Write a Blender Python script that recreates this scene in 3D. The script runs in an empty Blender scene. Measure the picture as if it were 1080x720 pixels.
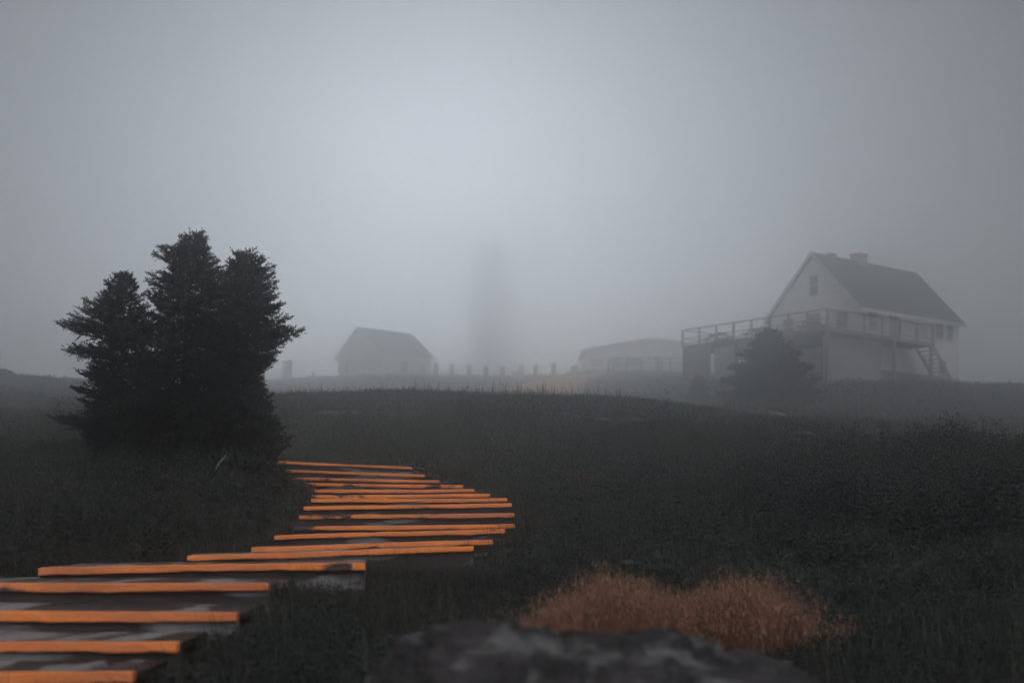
import bpy, math, random
import numpy as np
from mathutils import Vector, Matrix

R = math.radians
random.seed(7)
rng = np.random.default_rng(11)
sc = bpy.context.scene
col = sc.collection
F, CX, HY = 1500.0, 540.0, 560.0          # focal length (px of a 1080 wide frame), centre column, eye level row


def P(x, y, Y):
    """Point at depth Y metres seen at pixel (x, y); the eye is at the origin, looking level along +Y."""
    return Vector(((x - CX) / F * Y, Y, (HY - y) / F * Y))


# ------------------------------------------------------------------ objects
def link(o, parent=None):
    col.objects.link(o)
    if parent is not None:
        o.parent = parent
    return o


def tag(o, label=None, cat=None, group=None, kind=None):
    if label: o['label'] = label
    if cat: o['category'] = cat
    if group: o['group'] = group
    if kind: o['kind'] = kind
    return o


def empty(name, loc=(0, 0, 0), rz=0.0):
    o = bpy.data.objects.new(name, None)
    o.empty_display_size = 0.3
    o.location = loc
    o.rotation_euler = (0, 0, rz)
    return link(o)


class MB:
    def __init__(s):
        s.v, s.f = [], []

    def add(s, vs, fs):
        b = len(s.v)
        s.v += [tuple(v) for v in vs]
        s.f += [tuple(b + i for i in f) for f in fs]
        return s

    def box(s, x0, x1, y0, y1, z0, z1):
        return s.hexa([(x0, y0, z0), (x1, y0, z0), (x1, y1, z0), (x0, y1, z0),
                       (x0, y0, z1), (x1, y0, z1), (x1, y1, z1), (x0, y1, z1)])

    def hexa(s, v):
        return s.add(v, [(3, 2, 1, 0), (4, 5, 6, 7), (0, 1, 5, 4), (1, 2, 6, 5), (2, 3, 7, 6), (3, 0, 4, 7)])

    def bar(s, a, b, w, h):
        a, b = Vector(a), Vector(b)
        d = (b - a).normalized()
        up = Vector((0, 0, 1)) if abs(d.z) < 0.95 else Vector((0, 1, 0))
        r = d.cross(up).normalized() * (w / 2)
        u = r.cross(d).normalized() * (h / 2)
        return s.hexa([a - r - u, a + r - u, b + r - u, b - r - u, a - r + u, a + r + u, b + r + u, b - r + u])

    def prism(s, poly, x0, x1):
        """polygon in the local y,z plane (counter-clockwise), pushed along x"""
        n = len(poly)
        vs = [(x0, y, z) for y, z in poly] + [(x1, y, z) for y, z in poly]
        fs = [tuple(range(n - 1, -1, -1)), tuple(range(n, 2 * n))]
        fs += [(i, (i + 1) % n, n + (i + 1) % n, n + i) for i in range(n)]
        return s.add(vs, fs)

    def tube(s, pts, rad, n=8):
        pts = [Vector(p) for p in pts]
        vs, fs = [], []
        for i, p in enumerate(pts):
            d = (pts[min(i + 1, len(pts) - 1)] - pts[max(i - 1, 0)]).normalized()
            ref = Vector((1, 0, 0)) if abs(d.x) < 0.8 else Vector((0, 1, 0))
            a = d.cross(ref).normalized()
            b = d.cross(a)
            for k in range(n):
                t = 2 * math.pi * k / n
                vs.append(p + (a * math.cos(t) + b * math.sin(t)) * rad[i])
        for i in range(len(pts) - 1):
            for k in range(n):
                fs.append((i * n + k, i * n + (k + 1) % n, (i + 1) * n + (k + 1) % n, (i + 1) * n + k))
        fs.append(tuple(range(n - 1, -1, -1)))
        fs.append(tuple((len(pts) - 1) * n + k for k in range(n)))
        return s.add(vs, fs)

    def lathe(s, prof, n=8, off=0.0):
        vs, fs = [], []
        for r, z in prof:
            for k in range(n):
                t = 2 * math.pi * k / n + off
                vs.append((r * math.cos(t), r * math.sin(t), z))
        for i in range(len(prof) - 1):
            for k in range(n):
                fs.append((i * n + k, i * n + (k + 1) % n, (i + 1) * n + (k + 1) % n, (i + 1) * n + k))
        fs.append(tuple(range(n - 1, -1, -1)))
        fs.append(tuple((len(prof) - 1) * n + k for k in range(n)))
        return s.add(vs, fs)

    def build(s, name, mat, parent=None, bevel=0.0, smooth=False):
        me = bpy.data.meshes.new(name)
        me.from_pydata(s.v, [], s.f)
        me.materials.append(mat)
        me.update()
        if smooth:
            me.shade_smooth()
        o = link(bpy.data.objects.new(name, me), parent)
        if bevel:
            m = o.modifiers.new('bevel', 'BEVEL')
            m.width = bevel
            m.segments = 2
            m.limit_method = 'ANGLE'
        return o


def mesh_np(name, V, Fc, mats, parent=None, tint=None, midx=None, smooth=False):
    """object from arrays: V (n,3), Fc (m,k)"""
    me = bpy.data.meshes.new(name)
    V = np.ascontiguousarray(V, np.float32)
    Fc = np.ascontiguousarray(Fc, np.int32)
    m, k = Fc.shape
    me.vertices.add(len(V))
    me.vertices.foreach_set('co', V.ravel())
    me.loops.add(m * k)
    me.loops.foreach_set('vertex_index', Fc.ravel())
    me.polygons.add(m)
    me.polygons.foreach_set('loop_start', np.arange(0, m * k, k, dtype=np.int32))
    for mm in mats:
        me.materials.append(mm)
    if midx is not None:
        me.polygons.foreach_set('material_index', np.asarray(midx, np.int32))
    me.update(calc_edges=True)
    if tint is not None:
        a = me.attributes.new('tint', 'FLOAT', 'POINT')
        a.data.foreach_set('value', np.asarray(tint, np.float32))
    if smooth:
        me.shade_smooth()
    return link(bpy.data.objects.new(name, me), parent)


# ------------------------------------------------------------------ materials
def srf(name, c1, c2=None, scale=3.0, rough=0.85, bump=0.0, bscale=20.0, detail=6.0, lo=0.35, hi=0.65,
        stretch=(1, 1, 1), c3=None, s3=9.0, t3=(0.55, 0.7), tint=None, spec=0.3, world=False):
    """procedural surface: two colours by noise, optionally a third in patches, a tint per plant and a bump"""
    m = bpy.data.materials.new(name)
    m.use_nodes = True
    nt = m.node_tree
    N, L = nt.nodes, nt.links
    b = N['Principled BSDF']
    b.inputs['Roughness'].default_value = rough
    b.inputs['Specular IOR Level'].default_value = spec
    if world:
        geo = N.new('ShaderNodeNewGeometry')
        src = geo.outputs['Position']
    else:
        tc = N.new('ShaderNodeTexCoord')
        src = tc.outputs['Object']
    mp = N.new('ShaderNodeMapping')
    mp.inputs['Scale'].default_value = stretch
    L.new(src, mp.inputs['Vector'])

    def noise(sca, det=detail):
        n = N.new('ShaderNodeTexNoise')
        n.inputs['Scale'].default_value = sca
        n.inputs['Detail'].default_value = det
        L.new(mp.outputs['Vector'], n.inputs['Vector'])
        return n.outputs['Fac']

    def ramp(fac, a, z):
        r = N.new('ShaderNodeMapRange')
        r.inputs['From Min'].default_value = a
        r.inputs['From Max'].default_value = z
        L.new(fac, r.inputs['Value'])
        return r.outputs['Result']

    def mix(fac, a, z):
        x = N.new('ShaderNodeMix')
        x.data_type = 'RGBA'
        L.new(fac, x.inputs['Factor'])
        for v, i in ((a, 6), (z, 7)):
            if isinstance(v, tuple):
                x.inputs[i].default_value = (*v, 1)
            else:
                L.new(v, x.inputs[i])
        return x.outputs[2]

    c = mix(ramp(noise(scale), lo, hi), c1, c2 or tuple(v * 0.7 for v in c1))
    if c3:
        c = mix(ramp(noise(s3), *t3), c, c3)
    if tint:
        at = N.new('ShaderNodeAttribute')
        at.attribute_name = 'tint'
        c = mix(at.outputs['Fac'], c, tint)
    L.new(c, b.inputs['Base Color'])
    if bump:
        bp = N.new('ShaderNodeBump')
        bp.inputs['Strength'].default_value = bump
        bp.inputs['Distance'].default_value = 0.02
        L.new(noise(bscale), bp.inputs['Height'])
        L.new(bp.outputs['Normal'], b.inputs['Normal'])
    return m


M = {}
M['soil'] = srf('heath_soil', (0.016, 0.019, 0.019), (0.030, 0.028, 0.026), 1.3, 0.95, 0.6, 9, c3=(0.05, 0.045, 0.035), s3=0.35)
M['heath'] = srf('heath_leaf', (0.017, 0.026, 0.027), (0.034, 0.046, 0.041), 0.7, 0.75, tint=(0.064, 0.074, 0.066), spec=0.15, c3=(0.044, 0.040, 0.034), s3=0.30, t3=(0.50, 0.68))
M['blade'] = srf('grass_blade', (0.026, 0.034, 0.031), (0.042, 0.042, 0.036), 0.6, 0.8, tint=(0.10, 0.088, 0.074), spec=0.1)
M['weed'] = srf('weed_leaf', (0.010, 0.016, 0.017), (0.019, 0.026, 0.024), 1.0, 0.8, tint=(0.060, 0.066, 0.056), spec=0.25)
M['dry'] = srf('dry_grass', (0.31, 0.165, 0.112), (0.43, 0.22, 0.142), 6.0, 0.85, tint=(0.12, 0.085, 0.075), spec=0.15)
M['dull'] = srf('dull_dry_grass', (0.085, 0.052, 0.042), (0.12, 0.070, 0.052), 4.0, 0.85, tint=(0.05, 0.042, 0.036), spec=0.15)
M['needle'] = srf('spruce_needle', (0.008, 0.013, 0.014), (0.014, 0.020, 0.019), 3.0, 0.85, tint=(0.022, 0.027, 0.024), spec=0.15)
M['bark'] = srf('spruce_bark', (0.028, 0.024, 0.022), (0.048, 0.042, 0.038), 18, 0.95, 0.8, 40, stretch=(1, 1, 0.3))
M['deadwood'] = srf('bleached_wood', (0.16, 0.15, 0.14), (0.26, 0.25, 0.23), 30, 0.8, 0.4, 60)
M['orange'] = srf('worn_orange_paint', (0.97, 0.285, 0.070), (0.62, 0.20, 0.085), 3.2, 0.6, 0.5, 70, c3=(0.075, 0.055, 0.05), s3=5.0, t3=(0.585, 0.63), stretch=(0.6, 1, 1), world=True)
M['tread'] = srf('wet_step_timber', (0.030, 0.026, 0.029), (0.046, 0.040, 0.042), 14, 0.55, 0.4, 60, stretch=(1.3, 0.35, 1), c3=(0.27, 0.265, 0.285), s3=4.0, t3=(0.51, 0.57), world=True, spec=0.4)
M['riser'] = srf('dark_step_timber', (0.030, 0.025, 0.027), (0.048, 0.041, 0.041), 16, 0.75, 0.4, 60, stretch=(0.4, 1, 2), c3=(0.20, 0.195, 0.205), s3=5.0, t3=(0.55, 0.62), world=True)
M['rock'] = srf('grey_rock', (0.022, 0.020, 0.023), (0.055, 0.049, 0.053), 9, 0.75, 1.0, 40, stretch=(0.8, 1, 2.0), c3=(0.19, 0.19, 0.195), s3=10.0, t3=(0.52, 0.72), spec=0.3)
M['pale_rock'] = srf('pale_rock', (0.07, 0.07, 0.07), (0.13, 0.13, 0.128), 5, 0.85, 0.8, 16)
M['white'] = srf('white_clapboard', (0.80, 0.80, 0.80), (0.70, 0.70, 0.70), 0.6, 0.7, 0.3, 6, stretch=(0.4, 0.4, 14))
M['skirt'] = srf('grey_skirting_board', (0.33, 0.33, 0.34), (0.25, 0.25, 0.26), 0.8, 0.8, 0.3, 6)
M['trim'] = srf('white_trim', (0.66, 0.66, 0.66), (0.56, 0.56, 0.56), 2, 0.6)
M['roof'] = srf('dark_shingle', (0.070, 0.068, 0.070), (0.105, 0.10, 0.10), 3, 0.9, 0.8, 12, stretch=(1, 1, 4))
M['chimney'] = srf('chimney_brick', (0.16, 0.10, 0.085), (0.22, 0.15, 0.13), 6, 0.9, 0.6, 20)
M['glass'] = srf('window_glass', (0.10, 0.105, 0.11), (0.07, 0.074, 0.08), 2, 0.15, spec=0.5)
M['deck'] = srf('weathered_deck_timber', (0.125, 0.115, 0.105), (0.19, 0.175, 0.16), 4, 0.85, 0.5, 20)
M['post'] = srf('weathered_post_timber', (0.085, 0.078, 0.072), (0.14, 0.13, 0.12), 5, 0.9, 0.5, 20, stretch=(1, 1, 0.3))
M['plinth'] = srf('dark_foundation', (0.10, 0.10, 0.105), (0.15, 0.15, 0.15), 1.5, 0.9, 0.4, 6)
M['stone'] = srf('grey_concrete', (0.24, 0.24, 0.235), (0.32, 0.32, 0.31), 2, 0.9, 0.4, 9)
M['tower'] = srf('white_tower_paint', (0.80, 0.80, 0.80), (0.70, 0.70, 0.70), 0.3, 0.7)
M['iron'] = srf('dark_lantern_iron', (0.10, 0.045, 0.04), (0.14, 0.06, 0.05), 1, 0.6)
M['earth'] = srf('red_earth_path', (0.55, 0.26, 0.115), (0.45, 0.22, 0.11), 0.4, 0.95, 0.5, 3, c3=(0.22, 0.15, 0.09), s3=1.0, t3=(0.6, 0.75))

# ------------------------------------------------------------------ steps: (left px, left py, right px, right py, depth left, depth right)
STEPS = [
    (-190, 713, 140, 712, 4.30, 4.30),
    (-170, 681, 187, 680, 4.70, 4.72),
    (-150, 646, 250, 649, 5.20, 5.22),
    (-118, 617, 283, 618, 5.80, 5.82),
    (40, 601, 385, 595.5, 6.45, 6.55),
    (197, 588.5, 500, 579, 7.2, 7.45),
    (265, 580, 520, 572, 7.9, 8.15),
    (289, 567.5, 533, 560, 8.6, 8.8),
    (310, 558, 543, 555.3, 9.3, 9.45),
    (315, 546.5, 543, 543.5, 9.9, 10.0),
    (320, 537, 540, 533, 10.4, 10.5),
    (328, 529, 535, 527.8, 10.9, 11.0),
    (325, 524.6, 517, 523.5, 11.6, 11.6),
    (316, 519, 500, 518.5, 12.25, 12.2),
    (318, 512, 488, 514, 13.1, 12.9),
    (309, 506, 463, 509, 14.1, 13.8),
    (298, 498, 447, 503, 15.2, 14.8),
    (293, 488.7, 433, 495, 16.4, 15.9),
    (150, 477, 270, 480, 18.2, 17.7),
    (105, 467, 232, 470, 19.3, 18.7),
    (96, 460, 200, 461, 20.3, 19.8),
]

# ------------------------------------------------------------------ terrain
ctl = []                                        # x, y, z


def c_py(Y, *pairs):
    for x, y in pairs:
        p = P(x, y, Y)
        ctl.append((p.x, p.y, p.z))


def c_z(Y, *pairs):
    for x, z in pairs:
        ctl.append(((x - CX) / F * Y, Y, z))


c_z(1.2, (-900, -0.88), (540, -0.86), (2000, -0.88))
c_z(3.0, (-900, -0.66), (0, -0.68), (540, -0.68), (1100, -0.66), (2000, -0.62))
c_z(6.0, (-600, -0.26), (540, -0.50), (750, -0.53), (950, -0.47), (1500, -0.40))
c_z(8.0, (-500, 0.02), (40, -0.06), (640, -0.14), (900, -0.19), (1400, -0.1))
c_py(11.5, (-300, 494), (-20, 500), (120, 497), (250, 500), (600, 533), (900, 528), (1400, 520))
c_py(15.0, (-200, 478), (100, 477), (220, 480), (560, 508), (700, 506), (850, 492), (960, 487), (1100, 484), (1500, 480))
c_py(19.0, (-250, 462), (0, 468), (130, 472), (240, 474), (420, 476), (560, 476), (720, 476), (880, 486), (980, 499), (1200, 500))
c_py(22.0, (-200, 452), (20, 452), (170, 452), (300, 450), (450, 451), (600, 452), (720, 456), (850, 466), (960, 484), (1200, 488))
c_py(30.0, (-200, 442), (20, 440), (170, 436), (300, 420), (370, 419), (450, 418), (550, 419), (600, 421), (650, 425), (720, 434), (850, 449), (960, 462), (1200, 468))
c_py(40.0, (20, 428), (170, 428), (300, 422), (450, 422), (600, 424), (720, 434), (850, 443), (960, 452), (1200, 456))
c_py(60.0, (-200, 412), (40, 413), (170, 420), (300, 424), (450, 425), (600, 427), (720, 433), (850, 437), (960, 440), (1200, 444))
c_py(80.0, (-200, 402), (40, 401.5), (170, 410), (300, 424), (450, 425), (600, 426), (720, 419), (850, 417), (960, 416), (1200, 420))
c_py(96.0, (720, 404), (800, 402), (880, 400), (960, 404), (1080, 409), (1250, 412))
c_py(106.0, (880, 404), (1000, 406), (1080, 408.5), (1250, 412))
c_py(124.0, (-200, 410), (40, 408), (200, 409), (300, 411), (380, 410), (450, 409), (530, 407), (600, 405), (650, 401), (720, 397.5), (900, 409), (1150, 418))
c_py(150.0, (100, 407), (300, 404.5), (380, 401.5), (450, 400.5), (530, 398.5), (600, 396.3), (650, 393.8), (720, 394.5), (850, 405))
c_py(172.0, (-100, 412), (100, 407), (300, 401), (360, 397), (400, 396.3), (450, 397), (530, 398.5), (640, 393.5), (700, 393.5), (1000, 425))
c_z(235, (-100, 19), (300, 22.5), (530, 23.5), (800, 18), (1100, 12))
c_z(435, (-100, 20), (300, 28), (515, 40), (700, 27), (1100, 8))
c_z(560, (-300, 6), (540, 12), (1300, 2))
c_z(900, (-300, -18), (540, -18), (1300, -18))
for (xl, yl, xr, yr, Yl, Yr) in STEPS:
    a, b = P(xl, yl, Yl), P(xr, yr, Yr)
    for t in (0.2, 0.8):
        m = a.lerp(b, t)
        ctl.append((m.x, m.y, m.z - 0.12))
ctl = np.array(ctl)


def uv(x, y):
    r = np.hypot(x, y)
    a = np.clip(np.arctan2(x, y), -1.05, 1.05)
    return np.stack([a * 3.0, np.log(r + 1.5)], -1)


def tps(d2):
    return 0.5 * d2 * np.log(d2 + 1e-9)


_U = uv(ctl[:, 0], ctl[:, 1])
_K = tps(((_U[:, None] - _U[None]) ** 2).sum(-1)) + np.eye(len(_U)) * 2e-5
_A = np.zeros((len(_U) + 3,) * 2)
_A[:len(_U), :len(_U)] = _K
_A[:len(_U), len(_U):] = np.c_[np.ones(len(_U)), _U]
_A[len(_U):, :len(_U)] = _A[:len(_U), len(_U):].T
# heights as elevation slopes so near and far count alike
_q = ctl[:, 2] / (np.hypot(ctl[:, 0], ctl[:, 1]) + 1.0)
_W = np.linalg.solve(_A, np.r_[_q, 0, 0, 0])


def H(x, y):
    x = np.atleast_1d(np.asarray(x, float))
    y = np.atleast_1d(np.asarray(y, float))
    out = np.empty(len(x))
    for i in range(0, len(x), 40000):
        X, Y = x[i:i + 40000], y[i:i + 40000]
        u = uv(X, Y)
        d2 = ((u[:, None] - _U[None]) ** 2).sum(-1)
        s = tps(d2) @ _W[:len(_U)] + _W[len(_U)] + u @ _W[len(_U) + 1:]
        r = np.hypot(X, Y)
        z = s * (r + 1.0)
        amp = np.clip(0.014 * r, 0.0, 0.12)      # hummocks
        z = z + amp * (np.sin(X * 2.9 / (1 + r * 0.05) + 1.3) * np.sin(Y * 2.3 / (1 + r * 0.05) + 0.7)) * np.clip((r - 3) / 6, 0, 1) * 0.6
        back = np.clip((np.abs(np.arctan2(X, Y)) - 0.8) / 0.8, 0, 1)
        back = back * back * (3 - 2 * back)
        zb = -0.88 - 0.03 * r + 0.012 * np.maximum(r - 300, 0)
        out[i:i + 40000] = z * (1 - back) + zb * back
    return out


def hz(x, y):
    return float(H(x, y)[0])


ang = np.concatenate([np.linspace(-0.45, 0.45, 230), np.linspace(0.45, 2 * math.pi - 0.45, 74)[1:-1]])
rad = np.geomspace(0.4, 510, 222)
AA, RR = np.meshgrid(ang, rad)
gx, gy = (RR * np.sin(AA)).ravel(), (RR * np.cos(AA)).ravel()
gz = H(gx, gy)
GV = np.c_[gx, gy, gz]
na, nr = len(ang), len(rad)
ii, jj = np.meshgrid(np.arange(nr - 1), np.arange(na), indexing='ij')
GF = np.stack([ii * na + jj, ii * na + (jj + 1) % na, (ii + 1) * na + (jj + 1) % na, (ii + 1) * na + jj], -1).reshape(-1, 4)[:, ::-1]
# the middle cap
GV = np.vstack([GV, [[0, 0, GV[:na, 2].mean()]]])
cap = np.array([[len(GV) - 1, j, (j + 1) % na, (j + 1) % na] for j in range(na)])
ground = mesh_np('ground', GV, GF, [M['soil']], smooth=True)
gm = MB()
gm.add([tuple(v) for v in GV[:na]] + [tuple(GV[-1])], [(na, (j + 1) % na, j) for j in range(na)])
_cap = gm.build('ground_cap', M['soil'])
tag(ground, 'dark heath hillside rising to a misty crest', 'ground', kind='structure')
# join the cap into the sheet
import bmesh
bm = bmesh.new()
bm.from_mesh(ground.data)
bm.from_mesh(_cap.data)
bmesh.ops.remove_doubles(bm, verts=[v for v in bm.verts if v.co.x ** 2 + v.co.y ** 2 < 0.3], dist=1e-4)
bmesh.ops.recalc_face_normals(bm, faces=bm.faces)
bm.to_mesh(ground.data)
bm.free()
bpy.data.objects.remove(_cap)
ground.data.shade_smooth()

# the red earth path over the far hill
path_c = [(566, 96), (572, 106), (579, 117), (588, 127), (599, 137), (614, 146), (632, 152), (655, 157), (690, 160)]
pv, pf = [], []
K = 60
for i in range(K):
    t = i / (K - 1) * (len(path_c) - 1)
    j = min(int(t), len(path_c) - 2)
    q = t - j
    px_ = path_c[j][0] * (1 - q) + path_c[j + 1][0] * q
    Yp = path_c[j][1] * (1 - q) + path_c[j + 1][1] * q
    w = 3.0 + 0.6 * math.sin(i * 0.7)
    xc = (px_ - CX) / F * Yp
    for k in range(7):
        x = xc + (k / 6 - 0.5) * 2 * w
        pv.append((x, Yp, hz(x, Yp) + 0.06))
for i in range(K - 1):
    for k in range(6):
        pf.append((i * 7 + k, i * 7 + k + 1, (i + 1) * 7 + k + 1, (i + 1) * 7 + k))
tag(MB().add(pv, pf).build('path', M['earth'], smooth=True), 'reddish earth path curving over the far hill', 'path', kind='structure')

# ------------------------------------------------------------------ the orange-edged stairs
st = empty('wooden_stairs', P(300, 640, 5.2))
tag(st, 'winding wooden stairs with worn orange paint along every step edge', 'stairs')
st_inv = Matrix.Translation(st.location).inverted()
step_boxes = []


def slab(a, b, back, z0, z1):
    """box over the line a-b, from its line to `back` behind it, z measured from each end's own height"""
    v = []
    for dz in (z0, z1):
        for p in (a, b, b + back, a + back):
            v.append(st_inv @ Vector((p.x, p.y, p.z + dz)))
    return v


def worn_bar(a, b, n, dep, z0, z1, m=26):
    """a board edge along a-b with slightly wavering, chipped arrises"""
    vs, fs = [], []
    ph = random.uniform(0, 9)
    for i in range(m + 1):
        t = i / m
        p = a.lerp(b, t)
        wv = 0.0035 * math.sin(t * 5 + ph) + random.gauss(0, 0.0009)
        ch = max(0.0, random.gauss(-0.002, 0.003))
        f = p + n * (random.gauss(0, 0.0012) + 0.003 * math.sin(t * 7 + ph * 2))
        k = p + n * dep
        vs += [st_inv @ Vector((f.x, f.y, f.z + z0 + wv + ch + random.gauss(0, .0012))), st_inv @ Vector((k.x, k.y, k.z + z0)),
               st_inv @ Vector((k.x, k.y, k.z + z1)), st_inv @ Vector((f.x, f.y, f.z + z1 + wv - ch))]
        if i:
            q = 4 * i
            fs += [(q - 4 + j, q - 4 + (j + 1) % 4, q + (j + 1) % 4, q + j) for j in range(4)]
    fs += [(3, 2, 1, 0), tuple(4 * m + j for j in range(4))]
    return MB().add(vs, fs)


for i, (xl, yl, xr, yr, Yl, Yr) in enumerate(STEPS):
    a, b = P(xl, yl, Yl), P(xr, yr, Yr)
    a.z += 0.02 * Yl / 6 * 0.5
    b.z += 0.02 * Yr / 6 * 0.5
    d = (b - a)
    n = Vector((-d.y, d.x, 0)).normalized()
    if i + 1 < len(STEPS):
        q = STEPS[i + 1]
        gap = max(0.30, ((P(q[0], q[1], q[4]) + P(q[2], q[3], q[5])) / 2 - (a + b) / 2).dot(n))
    else:
        gap = 0.7
    gap = min(gap, 1.1)
    th = 0.031 if i < 5 else 0.024
    step = MB().hexa(slab(a + n * 0.058, b + n * 0.058, n * (gap + 0.03), -th, 0.0)).build('step', M['tread'], st, bevel=0.004)
    worn_bar(a, b, n, 0.055, -th - 0.002, 0.003).build('nosing', M['orange'], step, bevel=0.006)
    a2, b2 = a + n * 0.025, b + n * 0.025
    MB().hexa(slab(a2, b2, n * 0.03, -0.36, -th - 0.004)).build('riser', M['riser'], step)
    e = d.normalized()
    for p, s_ in ((a, 1), (b, -1)):
        p1 = p + e * s_ * 0.02 + n * 0.058
        MB().hexa(slab(*((p1, p1 + e * 0.04) if s_ > 0 else (p1 - e * 0.04, p1)), n * (gap - 0.02), -0.36, -th - 0.003)).build('side_board', M['riser'], step)
    step_boxes.append((a, b, n, gap))


def on_steps(x, y, margin=0.05):
    hit = np.zeros(len(x), bool)
    for a, b, n, gap in step_boxes:
        d = (b - a)
        L = math.hypot(d.x, d.y)
        ex, ey = d.x / L, d.y / L
        u = (x - a.x) * ex + (y - a.y) * ey
        v = (x - a.x) * n.x + (y - a.y) * n.y
        hit |= (u > -margin) & (u < L + margin) & (v > -margin - 0.02) & (v < gap + margin)
    return hit


# ------------------------------------------------------------------ plants in bulk
def unit(v):
    return v / (np.linalg.norm(v, axis=-1, keepdims=True) + 1e-9)


def leaves(base, n_each, spread, height, size, tintv, flat=0.6):
    """diamond leaves round each base point; arrays over bases"""
    n = len(base)
    idx = np.repeat(np.arange(n), n_each)
    m = len(idx)
    th = rng.uniform(0, 2 * np.pi, m)
    r = np.sqrt(rng.uniform(0, 1, m)) * spread[idx]
    hh = rng.uniform(0.0, 1, m) ** 0.8 * height[idx] * (1 - 0.6 * (r / spread[idx]) ** 2)
    c = base[idx] + np.c_[r * np.cos(th), r * np.sin(th), hh]
    d = unit(np.c_[np.cos(th) + rng.normal(0, .7, m), np.sin(th) + rng.normal(0, .7, m), rng.normal(0.5, 0.5, m)])
    s = unit(np.cross(d, rng.normal(0, 1, (m, 3)) + np.array([0, 0, flat])))
    ln = (size[idx] * rng.uniform(0.6, 1.3, m))[:, None]
    w = ln * 0.30
    V = np.stack([c, c + d * ln * 0.5 + s * w, c + d * ln, c + d * ln * 0.5 - s * w], 1).reshape(-1, 3)
    Fq = np.arange(m * 4).reshape(-1, 4)
    t = np.clip(tintv[idx] + rng.normal(0, .12, m), 0, 1)
    return V, Fq, np.repeat(t, 4)


def blades(base, length, width, lean, tintv, seg=2, curl=0.5):
    """tapering bent blades, one per base point, built of quads"""
    m = len(base)
    th = rng.uniform(0, 2 * np.pi, m)
    out = np.c_[np.cos(th), np.sin(th), np.zeros(m)]
    side = np.c_[-np.sin(th), np.cos(th), np.zeros(m)]
    V = []
    for k in range(seg + 1):
        t = k / seg
        z = length * (t - curl * lean * t * t * 0.6)
        o = length * lean * (t ** 1.8)
        c = base + out * o[:, None] + np.c_[np.zeros(m), np.zeros(m), z]
        w = (width * (1 - 0.9 * t) * 0.5)[:, None]
        V += [c - side * w, c + side * w]
    nv = 2 * (seg + 1)
    V = np.stack(V, 1).reshape(-1, 3)
    b0 = np.arange(m)[:, None] * nv
    Fq = np.concatenate([b0 + np.array([[2 * k, 2 * k + 1, 2 * k + 3, 2 * k + 2]]) for k in range(seg)], 0)
    return V, Fq, np.repeat(np.clip(tintv, 0, 1), nv)


def merge(parts):
    V, Fq, T, o = [], [], [], 0
    for v, f, t in parts:
        V.append(v); Fq.append(f + o); T.append(t)
        o += len(v)
    return np.vstack(V), np.vstack(Fq), np.concatenate(T)


def scatter(n, y0, y1, half=0.46, power=None, bearing=None):
    """points in the wedge ahead, log-uniform in distance (denser near the eye)"""
    y = np.exp(rng.uniform(math.log(y0), math.log(y1), n)) if power is None else (y0 ** power + rng.uniform(0, 1, n) * (y1 ** power - y0 ** power)) ** (1 / power)
    if bearing:
        x = y * rng.uniform(bearing[0], bearing[1], n)
    else:
        x = y * rng.uniform(-half, half, n)
    return x, y


def patch(x, y, s, seed=0.0):
    """a cheap smooth field in 0..1 for clumping"""
    return 0.5 + 0.25 * (np.sin(x / s + 1.7 + seed) * np.cos(y / s * 0.8 + seed * 2.1) + np.sin((x * 0.7 + y) / s * 1.9 + seed * 3.3) * np.cos((x - y * 0.6) / s * 1.6))


def at_ground(x, y, sink=0.0):
    return np.c_[x, y, H(x, y) - sink]


_pw = np.array([((q_[0] - CX) / F * q_[1], q_[1]) for q_ in path_c])


def off_path(x, y):
    return (y < _pw[0, 1] - 3) | (y > _pw[-1, 1] + 3) | (np.abs(x - np.interp(y, _pw[:, 1], _pw[:, 0])) > 3.2)


rock_c = P(610, 700, 3.15)


def near_rock(x, y):
    return (np.abs(x - 0.13) < 0.62) & (np.abs(y - 3.15) < 0.42)


cover = []
# near heath
x, y = scatter(62000, 1.6, 15, 0.5, power=1.0)
k = ~on_steps(x, y, 0.03) & ~near_rock(x, y)
x, y = x[k], y[k]
pt = patch(x, y, 0.45) * 0.6 + patch(x, y, 1.7, 2.0) * 0.6
b = at_ground(x, y, 0.01)
cover.append(leaves(b, 14, 0.035 + 0.06 * pt, 0.02 + 0.13 * pt ** 2, 0.008 + 0.007 * rng.uniform(0, 1, len(x)) ** 2 + 0.0006 * y, np.clip(rng.normal(0.12, 0.18, len(x)) + (pt - 0.6) * 0.25 + (patch(x, y, 2.3, 5.0) - 0.55) * 1.3, 0, 1)))
# middle slope
x, y = scatter(52000, 14, 48, 0.46)
k = ~on_steps(x, y, 0.05)
x, y = x[k], y[k]
pt = patch(x, y, 1.1) * 0.6 + patch(x, y, 4.0, 1.0) * 0.6
cover.append(leaves(at_ground(x, y, 0.02), 9, 0.09 + 0.006 * y, 0.05 + 0.16 * pt ** 2, 0.018 + 0.0011 * y, np.clip(rng.normal(0.2, 0.18, len(x)) + (patch(x, y, 3.4, 5.0) - 0.5) * 1.2, 0, 1)))
# far hill
x, y = scatter(18000, 44, 200, 0.46)
k = off_path(x, y)
x, y = x[k], y[k]
cover.append(leaves(at_ground(x, y, 0.05), 6, 0.3 + 0.004 * y, np.full(len(x), 0.25), 0.10 + 0.0011 * y, np.clip(rng.normal(0.25, 0.2, len(x)), 0, 1)))
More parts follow.
